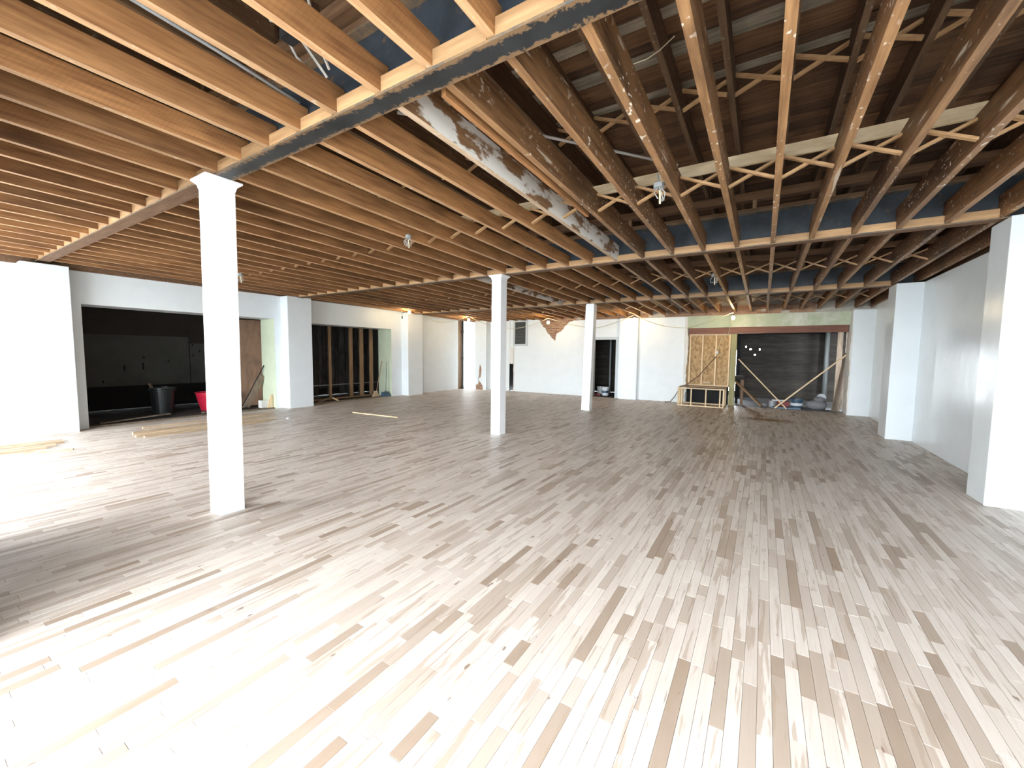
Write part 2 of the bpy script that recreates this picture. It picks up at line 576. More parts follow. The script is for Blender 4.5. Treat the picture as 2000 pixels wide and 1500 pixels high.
# cross bridging between the joists, and between the rafters of the second bay
def bridging(bi, y, lo, hi, name, k0=-26):
    for k in range(k0, 5):
        a, b_ = JPOS[bi, k] + .026, JPOS[bi, k + 1] - .026
        if 'rafter' in name:
            a, b_ = JX[k + 26] + .055, JX[k + 27] + .005
        z = zc(y)
        for s, dy in ((0, -.022), (1, .022)):
            yy = y + dy + random.uniform(-.006, .006)
            p, q = ((a, yy, z + lo), (b_, yy, z + hi)) if s else ((a, yy, z + hi), (b_, yy, z + lo))
            MB().bar(p, q, .038, .021).obj(name, 'pine', ceiling)
bridging(1, 4.33, .045, .205, 'bridging_strut')
bridging(2, 8.62, .045, .205, 'bridging_strut')
bridging(3, 12.6, .045, .205, 'bridging_strut')
bridging(1, 4.12, .735, .885, 'rafter_strut', -12)
for y, x0, x1, mt, h in ((4.42, -2.35, XR - .05, 'strip', .105), (4.44, -4.1, -2.38, 'strip', .1), (8.45, -6.5, XR - .05, 'plate', .09), (12.4, -5.0, XR - .05, 'plate', .09)):
    MB().sbox(x0, x1, y, y + .028, .245, .245 + h).obj('strip_board', mt, ceiling)
MB().box(XL - .02, XL + .09, FRONT, YF - .05, 3.035, 3.2).obj('wall_plate', 'plate', ceiling)
# scab board nailed beside one joist and a second one near the middle columns
MB().sbox(-1.735, -1.70, 1.95, 4.3, -.012, .05).obj('scab_board', 'joist', ceiling)
MB().sbox(-3.80, -3.765, 2.2, 3.3, .03, .10).obj('scab_board', 'joist_old', ceiling)

# ------------------------------------------------------------------ steel beams
blabels = ('blue-grey steel beam crossing above the nearest white column',
           'blue-grey steel beam carried by the middle white column',
           'blue-grey steel beam over the farthest white column')
for bi, yb in enumerate(BEAMS):
    t = thing('steel_beam', blabels[bi], 'beam', (0, 0, 0), group='steel ceiling beams')
    z = zc(yb)
    x0, x1 = XL + .02, XR - .02
    MB().box(x0, x1, yb - .006, yb + .006, z - .004, z + .425).obj('web', 'steel', t)
    MB().box(-4.37, x1, -.075, .075, z - .02, z - .004).obj('bottom_flange', 'flange' if bi == 0 else 'plate', t, (0, yb, 0))
    MB().box(x0, -4.37, yb - .075, yb + .075, z - .02, z - .004).obj('bottom_flange', 'plate', t)
    MB().box(x0, x1, yb - .0765, yb - .075, z - .02, z - .005).obj('flange_edge', 'rust', t)
    MB().box(x0, x1, yb - .075, yb + .075, z + .425, z + .44).obj('top_flange', 'rust', t)
    MB().box(x0, x1, yb - .07, yb + .07, z + .44, z + .485).obj('sill_plate', 'plate', t)
    MB().box(x0, x1, yb - .06, yb + .06, z + .60, z + .70).obj('upper_plate', 'plate', t)
    for i in range(9):
        xs = -5.2 + i * .83
        MB().box(xs, xs + .045, yb - .045, yb + .045, z + .485, z + .60).obj('cripple_stud', 'stud', t)
    for k in range(-26, 5):
        a, b_ = JPOS[bi, k] + .027, JPOS[bi, k + 1] - .027
        MB().box(a, b_, yb - .074, yb - .034, z - .003, z + .085 + random.uniform(-.006, .006)).obj('ledger_block', 'pine', t)

# ------------------------------------------------------------------ columns
def column(label, x0, x1, y0, y1, ztop, lean, cap):
    cx, cy, w = (x0 + x1) / 2, (y0 + y1) / 2, (x1 - x0) / 2
    t = thing('column', label, 'column', (cx, cy, 0), group='boxed white columns')
    h = (y1 - y0) / 2
    L_ = lean
    def ring(a, b_, z0, z1, k0=0.0, k1=0.0):
        f0, f1 = L_ * z0 / 3, L_ * z1 / 3
        return [(-a - k0 + f0, -b_ - k0, z0), (a + k0 + f0, -b_ - k0, z0), (a + k0 + f0, b_ + k0, z0), (-a - k0 + f0, b_ + k0, z0),
                (-a - k1 + f1, -b_ - k1, z1), (a + k1 + f1, -b_ - k1, z1), (a + k1 + f1, b_ + k1, z1), (-a - k1 + f1, b_ + k1, z1)]
    MB().hexa(ring(w, h, 0.004, ztop - .03)).obj('shaft', 'column_white', t, bevel=.004)
    for a in (-1, 1):
        MB().box(a * (w + .0005) - .0006, a * (w + .0005) + .0006, -h + .022, -h + .0235, 0.01, ztop * .5).obj('board_seam', 'grey_trim', t)
    if cap:
        mb = MB()
        mb.hexa(ring(w, h, ztop - .085, ztop - .045, .002, .012))
        mb.hexa(ring(w, h, ztop - .045, ztop - .018, .014, .042))
        mb.hexa(ring(w, h, ztop - .018, ztop, .046, .046))
        mb.obj('capital', 'column_white', t, bevel=.003)
    else:
        MB().hexa(ring(w, h, ztop - .03, ztop, -.012, -.012)).obj('cap_block', 'column_white', t)
    MB().box(-w - .003, w + .003, -h - .003, h + .003, 0, .006).obj('base_shadow_line', 'grey_trim', t)  # shadow line at the column foot, painted as a grey strip
column('nearest boxed white column with a flared cap, beside the near steel beam', -4.475, -4.265, 1.705, 1.915, zc(BEAMS[0]) - .021, .05, True)
column('middle boxed white column with a flared cap', -4.415, -4.208, 6.36, 6.565, zc(BEAMS[1]) - .021, .0, True)
column('farthest boxed white column without a flared cap, in front of the doorway', -4.30, -4.06, 10.65, 10.87, zc(BEAMS[2]) - .021, .07, False)

# ------------------------------------------------------------------ left wall with two openings
O1 = (2.29, 5.92, 2.42)
O2 = (6.90, 9.95, 2.375)
TH = .68
mb = MB()
T = 3.06
mb.box(XL - TH, XL, FRONT - .3, O1[0], -.02, T)
mb.box(XL - TH, XL, O1[0], O1[1], O1[2], T)
mb.box(XL - TH, XL, O1[1], O2[0], -.02, T)
mb.box(XL - TH, XL, O2[0], O2[1], O2[2], T)
mb.box(XL - TH, XL, O2[1], 13.62, -.02, T)
wall_left = struct(mb.obj('wall_left', 'white_wall'), 'white wall with two wide openings and pilasters')
for y0, y1, zt in ((1.53, 2.11, 3.05), (6.10, 6.78, 3.035), (10.42, 11.15, 2.99)):
    MB().box(XL - .01, -10.87, y0, y1, 0, zt).obj('pilaster', 'white_wall', wall_left, bevel=.008)
for (y0, y1, zt) in (O1, O2):
    MB().box(XL - TH, XL - .004, y1 - .012, y1 + .01, -.01, zt).obj('jamb_face', 'green_wall', wall_left)
    MB().box(XL - TH, XL - .004, y0 - .01, y0 + .012, -.01, zt).obj('jamb_face', 'white_wall', wall_left)
    MB().box(XL - .20, XL - .05, y0 + .02, y1 - .02, 0.0, .022).obj('threshold_board', 'old_board', wall_left)
# wall above the plaster, up to the deck
struct(MB().box(XL - TH, XL - .35, FRONT - .3, YF + .5, 3.06, 4.2).obj('wall_left_upper', 'dark_wood'), 'dark masonry above the plaster on the side with openings')

# store room behind the first opening
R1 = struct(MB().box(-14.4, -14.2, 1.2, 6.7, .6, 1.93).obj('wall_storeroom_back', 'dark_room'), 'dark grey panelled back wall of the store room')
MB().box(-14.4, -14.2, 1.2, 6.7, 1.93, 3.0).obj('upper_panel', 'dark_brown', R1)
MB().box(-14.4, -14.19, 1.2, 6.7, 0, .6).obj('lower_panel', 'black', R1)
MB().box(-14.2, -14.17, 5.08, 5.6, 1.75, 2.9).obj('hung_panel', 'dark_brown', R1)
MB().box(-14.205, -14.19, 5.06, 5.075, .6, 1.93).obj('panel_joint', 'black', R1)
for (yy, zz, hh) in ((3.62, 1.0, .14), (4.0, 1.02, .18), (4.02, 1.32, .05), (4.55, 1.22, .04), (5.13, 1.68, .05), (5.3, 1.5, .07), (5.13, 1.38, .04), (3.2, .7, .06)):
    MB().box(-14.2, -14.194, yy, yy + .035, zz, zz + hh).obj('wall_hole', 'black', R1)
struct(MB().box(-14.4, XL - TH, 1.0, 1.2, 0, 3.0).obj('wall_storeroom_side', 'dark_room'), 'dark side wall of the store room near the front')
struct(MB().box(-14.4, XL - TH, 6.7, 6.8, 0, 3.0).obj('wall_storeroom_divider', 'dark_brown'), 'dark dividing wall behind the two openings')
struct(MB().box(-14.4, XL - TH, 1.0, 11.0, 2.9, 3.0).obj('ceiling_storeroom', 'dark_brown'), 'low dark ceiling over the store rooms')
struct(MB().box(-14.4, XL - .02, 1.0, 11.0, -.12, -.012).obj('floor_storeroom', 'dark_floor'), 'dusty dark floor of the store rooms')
# second store room: studs and upright charcoal boards
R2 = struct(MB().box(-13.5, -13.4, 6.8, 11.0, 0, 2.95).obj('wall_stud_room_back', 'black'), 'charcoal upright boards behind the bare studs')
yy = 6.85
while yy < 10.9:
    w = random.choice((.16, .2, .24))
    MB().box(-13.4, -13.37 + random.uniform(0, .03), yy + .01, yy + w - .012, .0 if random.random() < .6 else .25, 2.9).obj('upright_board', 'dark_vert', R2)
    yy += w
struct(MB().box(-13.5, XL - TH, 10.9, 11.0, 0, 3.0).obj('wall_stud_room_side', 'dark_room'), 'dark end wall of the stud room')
SW = struct(MB().box(-12.06, -11.95, 6.85, 10.85, 0.0, .045).obj('wall_studs', 'stud'), 'bare stud wall with brown timber uprights')
for y0, w in ((8.03, .09), (8.80, .135), (9.22, .15), (9.64, .14), (10.07, .09)):
    MB().box(-12.03, -11.985, y0, y0 + w, .045, 2.86).obj('stud', 'stud', SW)
MB().box(-12.06, -11.95, 6.85, 10.85, 2.86, 2.9).obj('top_plate', 'stud', SW)
MB().tube([(-12.6, 7.0, .42), (-12.6, 10.8, .42)], .02).obj('low_pipe', 'grey_metal', SW)

# things in and around the left openings
t = thing('trash_can', 'black plastic trash can standing in the dark store room', 'trash can', (-12.45, 3.86, 0))
MB().lathe([(.0, .0), (.19, .0), (.2, .03), (.245, .60), (.262, .61), (.262, .64), (.24, .645), (.235, .6), (.185, .04), (0, .04)], n=28).obj('bin_body', 'black_plastic', t, smooth=False)
MB().lathe([(.255, .56), (.268, .565), (.268, .585), (.255, .59)], n=28).obj('rim_band', 'black_plastic', t)
t = thing('plastic_tub', 'red plastic tub with sloping ribbed sides behind the nearest column', 'tub', (-12.3, 4.83, 0))
MB().lathe([(0, .0), (.235, .0), (.245, .02), (.275, .15), (.28, .155), (.30, .26), (.305, .265), (.325, .38), (.33, .385), (.335, .44), (.355, .45), (.355, .468), (.325, .468), (.24, .03), (0, .03)], n=32).obj('tub_body', 'red_plastic', t)
for s in (-1, 1):
    MB().tube([(s * .33, -.09, .45), (s * .40, -.07, .44), (s * .42, 0, .43), (s * .40, .07, .44), (s * .33, .09, .45)], .014).obj('handle', 'red_plastic', t)
t = MB().hexa([(-12.62, 5.50, 0), (-12.59, 5.50, 0), (-12.22, 6.30, 0), (-12.25, 6.30, 0), (-12.78, 5.52, 2.44), (-12.75, 5.52, 2.44), (-12.38, 6.32, 2.44), (-12.41, 6.32, 2.44)]).obj('plywood_sheet', 'plywood')
tag(t, 'tall brown plywood sheet leaning beside the green jamb', 'plywood sheet')
t = MB().bar((-11.95, 5.50, .02), (-11.80, 5.87, .87), .15, .05, (1, 0, 0)).obj('timber_offcut', 'old_board')
tag(t, 'rough brown timber leaning against the plywood sheet', 'timber')
t = MB().tube([(-12.02, 5.42, .02), (-11.76, 5.90, 1.16)], [.012, .014], 10).obj('iron_bar', 'black')
tag(t, 'thin black iron bar leaning against the green jamb', 'bar')
t = MB().bar((-12.0, 5.10, .012), (-11.95, 5.26, .15), .06, .02).obj('broken_stick', 'pine_y')
tag(t, 'short broken pale stick at the foot of the leaning timber', 'stick')
t = MB().hexa([(-11.36, 5.72, 0), (-11.34, 5.72, 0), (-11.34, 5.89, 0), (-11.36, 5.89, 0), (-11.36, 5.85, .39), (-11.34, 5.85, .39), (-11.34, 5.89, .39), (-11.36, 5.89, .39)]).obj('wood_shard', 'pine_z')
tag(t, 'pale pointed wood shard standing against the first green jamb', 'wood shard')
t = MB().box(-11.72, -11.55, 5.70, 5.9, 0, .20).obj('plaster_lump', 'ragged_plaster')
tag(t, 'white broken plaster lump at the first green jamb', 'plaster')
for (p, q, lb) in (((-11.55, 2.55, .03), (-11.75, 3.75, .07), 'pale plank lying just inside the first opening'), ((-11.6, 4.35, .035), (-11.75, 5.35, .06), 'grey plank lying in front of the red tub'), ((-12.40, 3.90, .06), (-12.60, 3.66, .74), 'pale stick poking out of the trash can')):
    tag(MB().bar(p, q, .1, .02).obj('loose_plank', 'old_board'), lb, 'plank')
t = thing('broom', 'brown handled broom leaning at the second green jamb', 'broom', (-11.50, 9.50, 0))
MB().tube([(0, .0, .13), (.0, .26, 1.25)], .012, 10).obj('handle', 'stud', t)
MB().hexa([(-.03, -.17, 0), (.05, -.17, 0), (.05, .10, 0), (-.03, .10, 0), (-.015, -.07, .19), (.03, -.07, .19), (.03, .03, .19), (-.015, .03, .19)]).obj('bristles', 'bristle', t)
t = thing('lobby_dustpan', 'blue upright dustpan with a thin handle beside the broom', 'dustpan', (-11.28, 9.74, 0))
MB().tube([(0, .0, .16), (-.02, .06, 1.24)], .009, 8).obj('handle', 'iron', t)
MB().hexa([(-.10, -.16, 0), (.10, -.16, 0), (.10, .15, 0), (-.10, .15, 0), (-.09, -.12, .17), (.0, -.12, .17), (.0, .11, .17), (-.09, .11, .17)]).obj('scoop', 'blue_plastic', t, bevel=.015)
MB().tube([(-.02, -.05, .17), (-.02, 0, .22), (-.02, .05, .17)], .012).obj('yoke', 'blue_plastic', t)
for i, (p, q, m_) in enumerate((((-11.45, 7.28, .02), (-11.42, 7.62, .12), 'old_board'), ((-11.40, 7.72, .13), (-11.36, 7.90, .02), 'pine_y'))):
    tag(MB().bar(p, q, .06, .045).obj('wood_scrap', m_), ('dark wood scrap in the corner of the second opening', 'pale hooked wood scrap in the second opening')[i], 'wood scrap')

# corner chase with pipe
ch = struct(MB().box(XL - .3, XL - .06, 13.62, 14.02, 0, 3.0).obj('trim_corner_chase', 'stud'), 'brown board in the far corner behind the pipe')
MB().box(XL - .06, XL - .03, 13.66, 13.80, 0, 3.0).obj('chase_board', 'stud', ch)
t = thing('drain_pipe', 'black iron drain pipe standing in the far corner', 'pipe', (XL + .01, 13.92, 0))
MB().tube([(0, 0, 0.0), (0, 0, 3.0)], .045, 14).obj('pipe_run', 'iron', t, smooth=True)
for z in (.02, 1.28, 2.45):
    MB().tube([(0, 0, z), (0, 0, z + .11)], .062, 14).obj('pipe_collar', 'iron', t)

# ------------------------------------------------------------------ far wall
def jag(pts, amp=.018, step=.07):
    out = []
    for (a, b_) in zip(pts, pts[1:]):
        n = max(1, int(math.dist(a, b_) / step))
        for i in range(n):
            u = i / n
            j = 0 if i == 0 else amp
            out.append((a[0] + (b_[0] - a[0]) * u + random.uniform(-j, j), a[1] + (b_[1] - a[1]) * u + random.uniform(-j, j)))
    out.append(pts[-1])
    return out
BACKT = .28
mb = MB()
patch = jag([(-6.20, 2.85), (-6.42, 2.77), (-6.67, 2.49), (-6.90, 2.36), (-6.96, 2.075), (-7.03, 2.14), (-7.33, 2.44), (-7.40, 2.60), (-7.50, 2.63), (-7.68, 2.92)])
mb.poly_y([(-8.86, -.02), (-5.42, -.02), (-5.42, 2.84)] + patch + [(-8.19, 2.94), (-8.19, 1.88), (-8.86, 1.88)], YF, YF + .03)   # plaster skin with the ragged brick patch
mb.box(-10.07, -9.06, YF, YF + BACKT, -.02, 2.95)
mb.box(-9.06, -8.84, YF + .03, YF + BACKT, 1.15, 2.95)
mb.box(-11.95, -10.07, YF, YF + BACKT, -.02, 2.96)
mb.box(-5.42, -4.50, YF, YF + BACKT, 2.12, 2.84)
mb.box(-4.50, -2.16, YF, YF + BACKT, -.02, 2.835)
wall_far = struct(mb.obj('wall_far', 'white_wall'), 'white far wall with a brick patch, vent, doorway and wide opening')
MB().box(-8.84, -5.42, YF + .045, YF + BACKT, -.02, 2.95).obj('masonry_core', 'mortar', wall_far)
MB().box(XL - .75, XR + .3, YF + .06, YF + BACKT, 2.83, 4.15).obj('masonry_core', 'mortar', wall_far)
MB().poly_y(jag([(-2.20, -.02), (-2.13, .5), (-2.15, 1.2), (-2.12, 1.9), (-2.17, 2.83)], .02, .09) + [(-2.24, 2.83), (-2.24, -.02)], YF - .006, YF + .2).obj('broken_edge', 'ragged_plaster', wall_far)
bmesh_ = MB().box(.004, .199, 0, .06, .003, .062).mesh('brick')
bmesh_.materials.append(M['brick'])
def inside(px, pz, poly):
    c = False
    for (x0, z0), (x1, z1) in zip(poly, poly[1:] + poly[:1]):
        if (z0 > pz) != (z1 > pz) and px < (x1 - x0) * (pz - z0) / (z1 - z0) + x0:
            c = not c
    return c
poly = patch + [(-7.68, 3.0), (-6.2, 3.0)]
for r_ in range(14):
    z = 2.045 + r_ * .07
    for i in range(10):
        x = -7.95 + i * .205 + (.1 if r_ % 2 else 0)
        if any(inside(x + u, z + w, poly) for u in (.0, .1, .2) for w in (.01, .055)):
            link('brick', bmesh_, wall_far, (x, YF + .022 + random.uniform(-.004, .004), z))
for r_ in range(4):
    z = 2.845 + r_ * .07
    for i in range(20):
        x = -2.9 + i * .205 + (.1 if r_ % 2 else 0) + (-.0)
        if x < 2.0 and random.random() < .94:
            link('brick', bmesh_, wall_far, (x, YF + .022 + random.uniform(-.006, .006), z + .01))
for r_ in range(2):
    z = 2.86 + r_ * .07
    for i in range(12):
        link('brick', bmesh_, wall_far, (-5.9 + i * .205 + (.1 if r_ % 2 else 0), YF + .022 + random.uniform(-.006, .006), z))
# pilasters on the far wall
p4 = MB().box(-4.36, -3.72, YF - .18, YF + .01, 0, 2.845).obj('pilaster', 'white_wall', wall_far, bevel=.008)
pl = MB()
dmg = jag([(-10.37, 1.10), (-10.30, .9), (-10.32, .62), (-10.37, .50), (-10.47, .44), (-10.36, .32), (-10.24, .24), (-10.22, -.0)], .02, .06)
dmg2 = jag([(-10.60, -.0), (-10.60, .19), (-10.46, .26), (-10.47, .44), (-10.43, .62), (-10.41, .9), (-10.37, 1.10)], .02, .06)
pl.poly_y([(-10.66, 0)] + dmg2[::1] + [(-10.37, 2.95), (-10.66, 2.95)], YF - .30, YF - .26)
pl.poly_y([(-10.37, 2.95)] + dmg + [(-10.05, 0), (-10.05, 2.95)], YF - .30, YF - .26)
pl.box(-10.643, -10.067, YF - .24, YF - .01, 0, 2.94)
pl.box(-10.066, -10.05, YF - .27, YF, 0, 2.95)
pl.box(-10.66, -10.644, YF - .27, YF, 0, 2.95)
pl.obj('pilaster', 'white_wall', wall_far)
for r_ in range(15):
    z = .004 + r_ * .072
    x0, x1 = (-10.61, -10.22) if r_ < 3 else ((-10.5, -10.36) if r_ < 7 else (-10.43, -10.31))
    if r_ in (5, 6): continue
    xs = x0
    while xs < x1 - .06:
        w = min(.2, x1 - xs)
        MB().box(xs + .004, xs + w - .004, YF - .287, YF - .23, z, z + .062).obj('brick', 'brick', wall_far)
        xs += w
# dark hole beside the vent, with broken plaster above it
MB().box(-9.5, -8.4, YF + .285, YF + .4, -.1, 3.0).obj('hole_back', 'black', wall_far)
MB().poly_y([(-9.06, 1.16), (-8.90, 1.13), (-8.87, 1.3), (-8.88, 1.6), (-8.86, 1.83), (-9.06, 1.86)], YF - .02, YF + .04).obj('broken_plaster', 'ragged_plaster', wall_far)
MB().poly_y(jag([(-8.86, 0.0), (-8.83, .5), (-8.86, 1.0), (-8.84, 1.4), (-8.86, 1.9)], .02, .07) + [(-8.80, 1.9), (-8.80, 0)], YF - .008, YF + .04).obj('broken_edge', 'ragged_plaster', wall_far)
MB().box(-9.062, -9.05, YF - .001, YF + .284, 0, 1.15).obj('hole_side_shade', 'black', wall_far)  # added black sheet over the white reveal, painting the shade inside the hole
# louvred vent
v_ = thing('wall_vent', 'grey louvred wall vent in a pale frame beneath the joists', 'vent', (-8.535, YF, 1.88))
MB().box(-.335, .335, .03, .05, 0, 1.04).obj('backing', 'black', v_)
for a in ((-.345, -.26, 0, 1.04), (.25, .345, 0, 1.04), (-.26, .25, 0, .08), (-.26, .25, .985, 1.04)):
    MB().box(a[0], a[1], -.03, .03, a[2], a[3]).obj('frame', 'grey_trim', v_)
for i in range(22):
    z = .09 + i * .0405
    MB().hexa([(-.26, -.012, z), (.25, -.012, z), (.25, -.008, z), (-.26, -.008, z), (-.26, .022, z + .034), (.25, .022, z + .034), (.25, .026, z + .034), (-.26, .026, z + .034)]).obj('slat', 'louver', v_)
# doorway
d1 = struct(MB().box(-4.53, -4.445, YF - .02, YF + BACKT, 0, 2.21).obj('door_1', 'grey_trim'), 'pale grey frame of the open doorway behind the farthest column')
MB().box(-5.5, -5.40, YF - .02, YF + BACKT, 0, 2.21).obj('jamb', 'grey_trim', d1)
MB().box(-5.40, -4.53, YF - .02, YF + BACKT, 2.11, 2.21).obj('head', 'grey_trim', d1)
R3 = struct(MB().box(-6.6, -3.3, 16.6, 16.7, 0, 3.0).obj('wall_passage_back', 'black'), 'black boarded wall of the passage beyond the doorway')
for i in range(20):
    MB().box(-6.5, -3.4, 16.57, 16.6, .02 + i * .14, .15 + i * .14).obj('board', 'dark_wood', R3)
for a, b_ in ((-6.7, -6.6), (-3.3, -3.2)):
    struct(MB().box(a, b_, YF + BACKT, 16.7, 0, 3.0).obj('wall_passage_side', 'dark_wood'), 'dark side wall of the passage beyond the doorway')
struct(MB().box(-6.7, -3.2, YF + BACKT, 16.7, 2.9, 3.0).obj('ceiling_passage', 'dark_wood'), 'dark ceiling of the passage beyond the doorway')
struct(MB().box(-6.7, -3.2, YF + .04, 16.7, -.12, -.01).obj('floor_passage', 'dark_floor'), 'dark floor of the passage beyond the doorway')
tag(MB().tube([(-5.35, 16.3, -.01), (-5.35, 16.3, 2.9)], .04, 12).obj('standpipe', 'grey_metal'), 'grey pipe standing in the passage beyond the doorway', 'pipe')
def bucket(label, loc, r, h, mat='white_plastic', band=None):
    t = thing('bucket', label, 'bucket', loc)
    MB().lathe([(0, 0), (r * .85, 0), (r * .87, .01), (r, h * .9), (r * 1.06, h * .91), (r * 1.06, h), (r * .97, h), (r * .83, .02), (0, .02)], n=24).obj('bucket_body', mat, t)
    MB().tube([(-r * 1.05, 0, h * .88), (-r * .7, -r * .75, h * .6), (0, -r * 1.15, h * .5), (r * .7, -r * .75, h * .6), (r * 1.05, 0, h * .88)], .006).obj('bail_handle', 'grey_metal', t)
    if band:
        MB().lathe([(r * .935, h * .3), (r * .945, h * .3), (r * .975, h * .6), (r * .965, h * .6)], n=24).obj('label_band', band, t)
bucket('white bucket with a blue band just inside the doorway', (-5.12, 15.1, 0), .14, .32, band='blue_plastic')
bucket('plain white bucket behind the banded one inside the doorway', (-5.40, 15.35, 0), .14, .31)
tag(MB().box(-5.62, -5.25, 14.86, 15.0, 0, .07).obj('brick_stack', 'dark_red'), 'dark red block on the floor inside the doorway', 'block')

# wide opening at the far right: green plaster, header, stud panel
MB().box(-2.16, 1.98, YF, YF + .14, 2.46, 2.835).obj('plaster_band', 'green_plaster', wall_far)
MB().box(-2.16, 1.98, YF + .14, YF + BACKT, 2.46, 2.835).obj('masonry_core', 'mortar', wall_far)
MB().box(-2.12, 1.96, YF + .03, YF + .17, 2.265, 2.46).obj('header_beam', 'header', wall_far)
sp = thing('stud_panel', 'strand board panel with fresh pine studs under the brown header', 'stud panel', (-2.09, YF + .10, .585))
MB().box(-.09, 1.21, .05, .062, -.02, 1.69).obj('strand_board', 'osb', sp)
MB().box(-.05, 1.19, .12, .13, -.585, .02).obj('shade_panel', 'black', sp)  # added black sheet standing in for the darkness behind the box frame
MB().box(0, 1.19, 0, .05, 1.64, 1.68).obj('top_plate', 'pine_pale', sp)
MB().box(0, 1.19, 0, .05, 0, .04).obj('bottom_plate', 'pine_pale', sp)
for x in (0, .375, .765, 1.15):
    MB().box(x, x + .04, 0, .05, .04, 1.64).obj('stud', 'pine_z', sp)
MB().box(-2.09, -.90, YF + .10, YF + .16, .0, .585).obj('base_wall', 'black', wall_far) if False else None
tag(MB().box(-.885, -.725, YF + .06, YF + .22, 0, 2.265).obj('timber_post', 'green_post', bevel=.004), 'greenish timber post beside the stud panel', 'post')
# low box frame of pine strips
bx = thing('box_frame', 'low box frame of pale pine strips in front of the stud panel', 'box frame', (-2.24, 13.52, 0))
W_, D_, H_ = 1.30, .86, .57
s_ = .035
for (y0, m_) in ((0, 'front_rail'), (D_ - s_, 'back_rail')):
    for z in (0, H_ - s_):
        MB().box(0, W_, y0, y0 + s_, z, z + s_).obj(m_, 'pine_pale', bx)
for x in (0, W_ - s_):
    for z in (0, H_ - s_):
        MB().box(x, x + s_, s_, D_ - s_, z, z + s_).obj('side_rail', 'pine_pale', bx)
for x in (0, .105, .375, .79, 1.175, W_ - s_):
    MB().box(x, x + s_, 0, s_, s_, H_ - s_).obj('upright', 'pine_z', bx)
for x in (0, W_ - s_):
    for y in (.26, .52, D_ - s_):
        MB().box(x, x + s_, y, y + s_, s_, H_ - s_).obj('upright', 'pine_z', bx)
MB().box(.0, W_ + .0, .25, .46, H_, H_ + .02).obj('top_board', 'old_board', bx)
MB().box(.02, W_ - .06, .48, .72, H_, H_ + .02).obj('top_board', 'plate', bx)
tag(MB().hexa([(-1.94, 13.70, .591), (-.96, 13.66, .591), (-.96, 13.78, .591), (-1.94, 13.80, .591), (-1.94, 13.70, .611), (-.96, 13.66, .611), (-.96, 13.78, .611), (-1.94, 13.80, .611)]).obj('lath_offcut', 'stud'), 'brown board offcut lying on the pine box frame', 'board')
# cord on the stud panel
tag(MB().tube([(-2.75, 14.2, .012), (-2.58, 14.22, .02), (-2.45, 14.25, .2), (-2.30, 14.28, .5), (-2.05, 14.34, .66), (-1.75, 14.36, .92), (-1.45, 14.36, 1.32), (-1.27, 14.36, 1.55)], .013, 6).obj('extension_cord', 'cord_dark'), 'dark brown extension cord slung across the stud panel', 'cord')
t = thing('lamp_socket', 'small white lamp socket hanging on the stud panel', 'socket', (-1.25, 14.40, 1.68))
MB().lathe([(0, -.05), (.03, -.05), (.035, 0), (.025, .04), (0, .045)], n=12).obj('socket_body', 'white_plastic', t)
MB().tube([(0, -.02, .04), (.08, -.03, .35), (.25, -.02, .56)], .006, 5).obj('lead', 'cord_white', t)
t = thing('wire_coil', 'tangle of pale wire at the foot of the stud panel', 'wire', (-1.55, 14.38, .64))
for i in range(3):
    MB().tube([(.09 * math.cos(a * .6 + i) + .03 * i, .02 * math.sin(a), .03 + .05 * abs(math.sin(a * .5 + i))) for a in range(12)], .007, 5).obj('wire_loop', 'cord_white', t)

# ------------------------------------------------------------------ back room beyond the wide opening
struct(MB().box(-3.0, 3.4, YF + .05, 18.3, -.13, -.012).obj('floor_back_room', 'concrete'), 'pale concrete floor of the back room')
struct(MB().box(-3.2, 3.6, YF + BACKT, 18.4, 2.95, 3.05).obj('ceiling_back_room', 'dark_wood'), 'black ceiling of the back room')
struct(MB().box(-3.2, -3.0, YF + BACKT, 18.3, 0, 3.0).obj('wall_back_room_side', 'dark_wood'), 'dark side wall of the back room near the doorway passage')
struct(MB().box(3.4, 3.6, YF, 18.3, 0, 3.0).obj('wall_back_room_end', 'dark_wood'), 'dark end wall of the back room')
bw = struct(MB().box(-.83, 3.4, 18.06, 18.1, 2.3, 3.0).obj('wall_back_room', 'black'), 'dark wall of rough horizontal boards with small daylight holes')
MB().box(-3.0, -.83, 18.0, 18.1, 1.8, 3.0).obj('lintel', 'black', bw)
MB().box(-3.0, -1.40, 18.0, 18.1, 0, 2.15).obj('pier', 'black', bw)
MB().box(-1.40, -.83, 18.0, 18.1, 0, .2).obj('apron', 'black', bw)
holes = [(-.60, 1.96, .035), (-.46, 1.85, .06), (-.31, 1.60, .06), (-.15, 1.82, .035)]
z = -.03
while z < 2.3:
    h = .105
    cuts = sorted((hx, hw) for hx, hz, hw in holes if z <= hz < z + h)
    xs = -.83
    for hx, hw in cuts + [(3.4, 0)]:
        if hx - xs > .02:
            d = random.uniform(0, .035)
            MB().box(xs, hx, 18.0 - d, 18.05 - d, z + .001, z + h + .006).obj('wall_board', 'dark_wood', bw)
        if hw:
            MB().box(hx - .01, hx + hw + .01, 17.99, 18.04, z + .001, z + .05 + random.uniform(-.012, .012)).obj('wall_board', 'dark_wood', bw)
        xs = hx + hw
    z += h
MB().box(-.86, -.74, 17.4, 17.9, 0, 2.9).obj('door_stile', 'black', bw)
tag(MB().tube([(1.86, 17.7, 0), (1.86, 17.7, 2.9)], .075, 14).obj('steel_post', 'louver', smooth=True), 'round grey steel post in the back room', 'post')
for i, (x, y, w) in enumerate(((2.0, 16.6, .14), (2.08, 15.6, .12))):
    tag(MB().box(x, x + w, y, y + .05, 0, 2.9).obj('wall_stud', 'old_board'), ('brown upright stud beside the round steel post', 'brown upright stud nearer the leaning sheet')[i], 'stud', 'studs at the side of the back room')
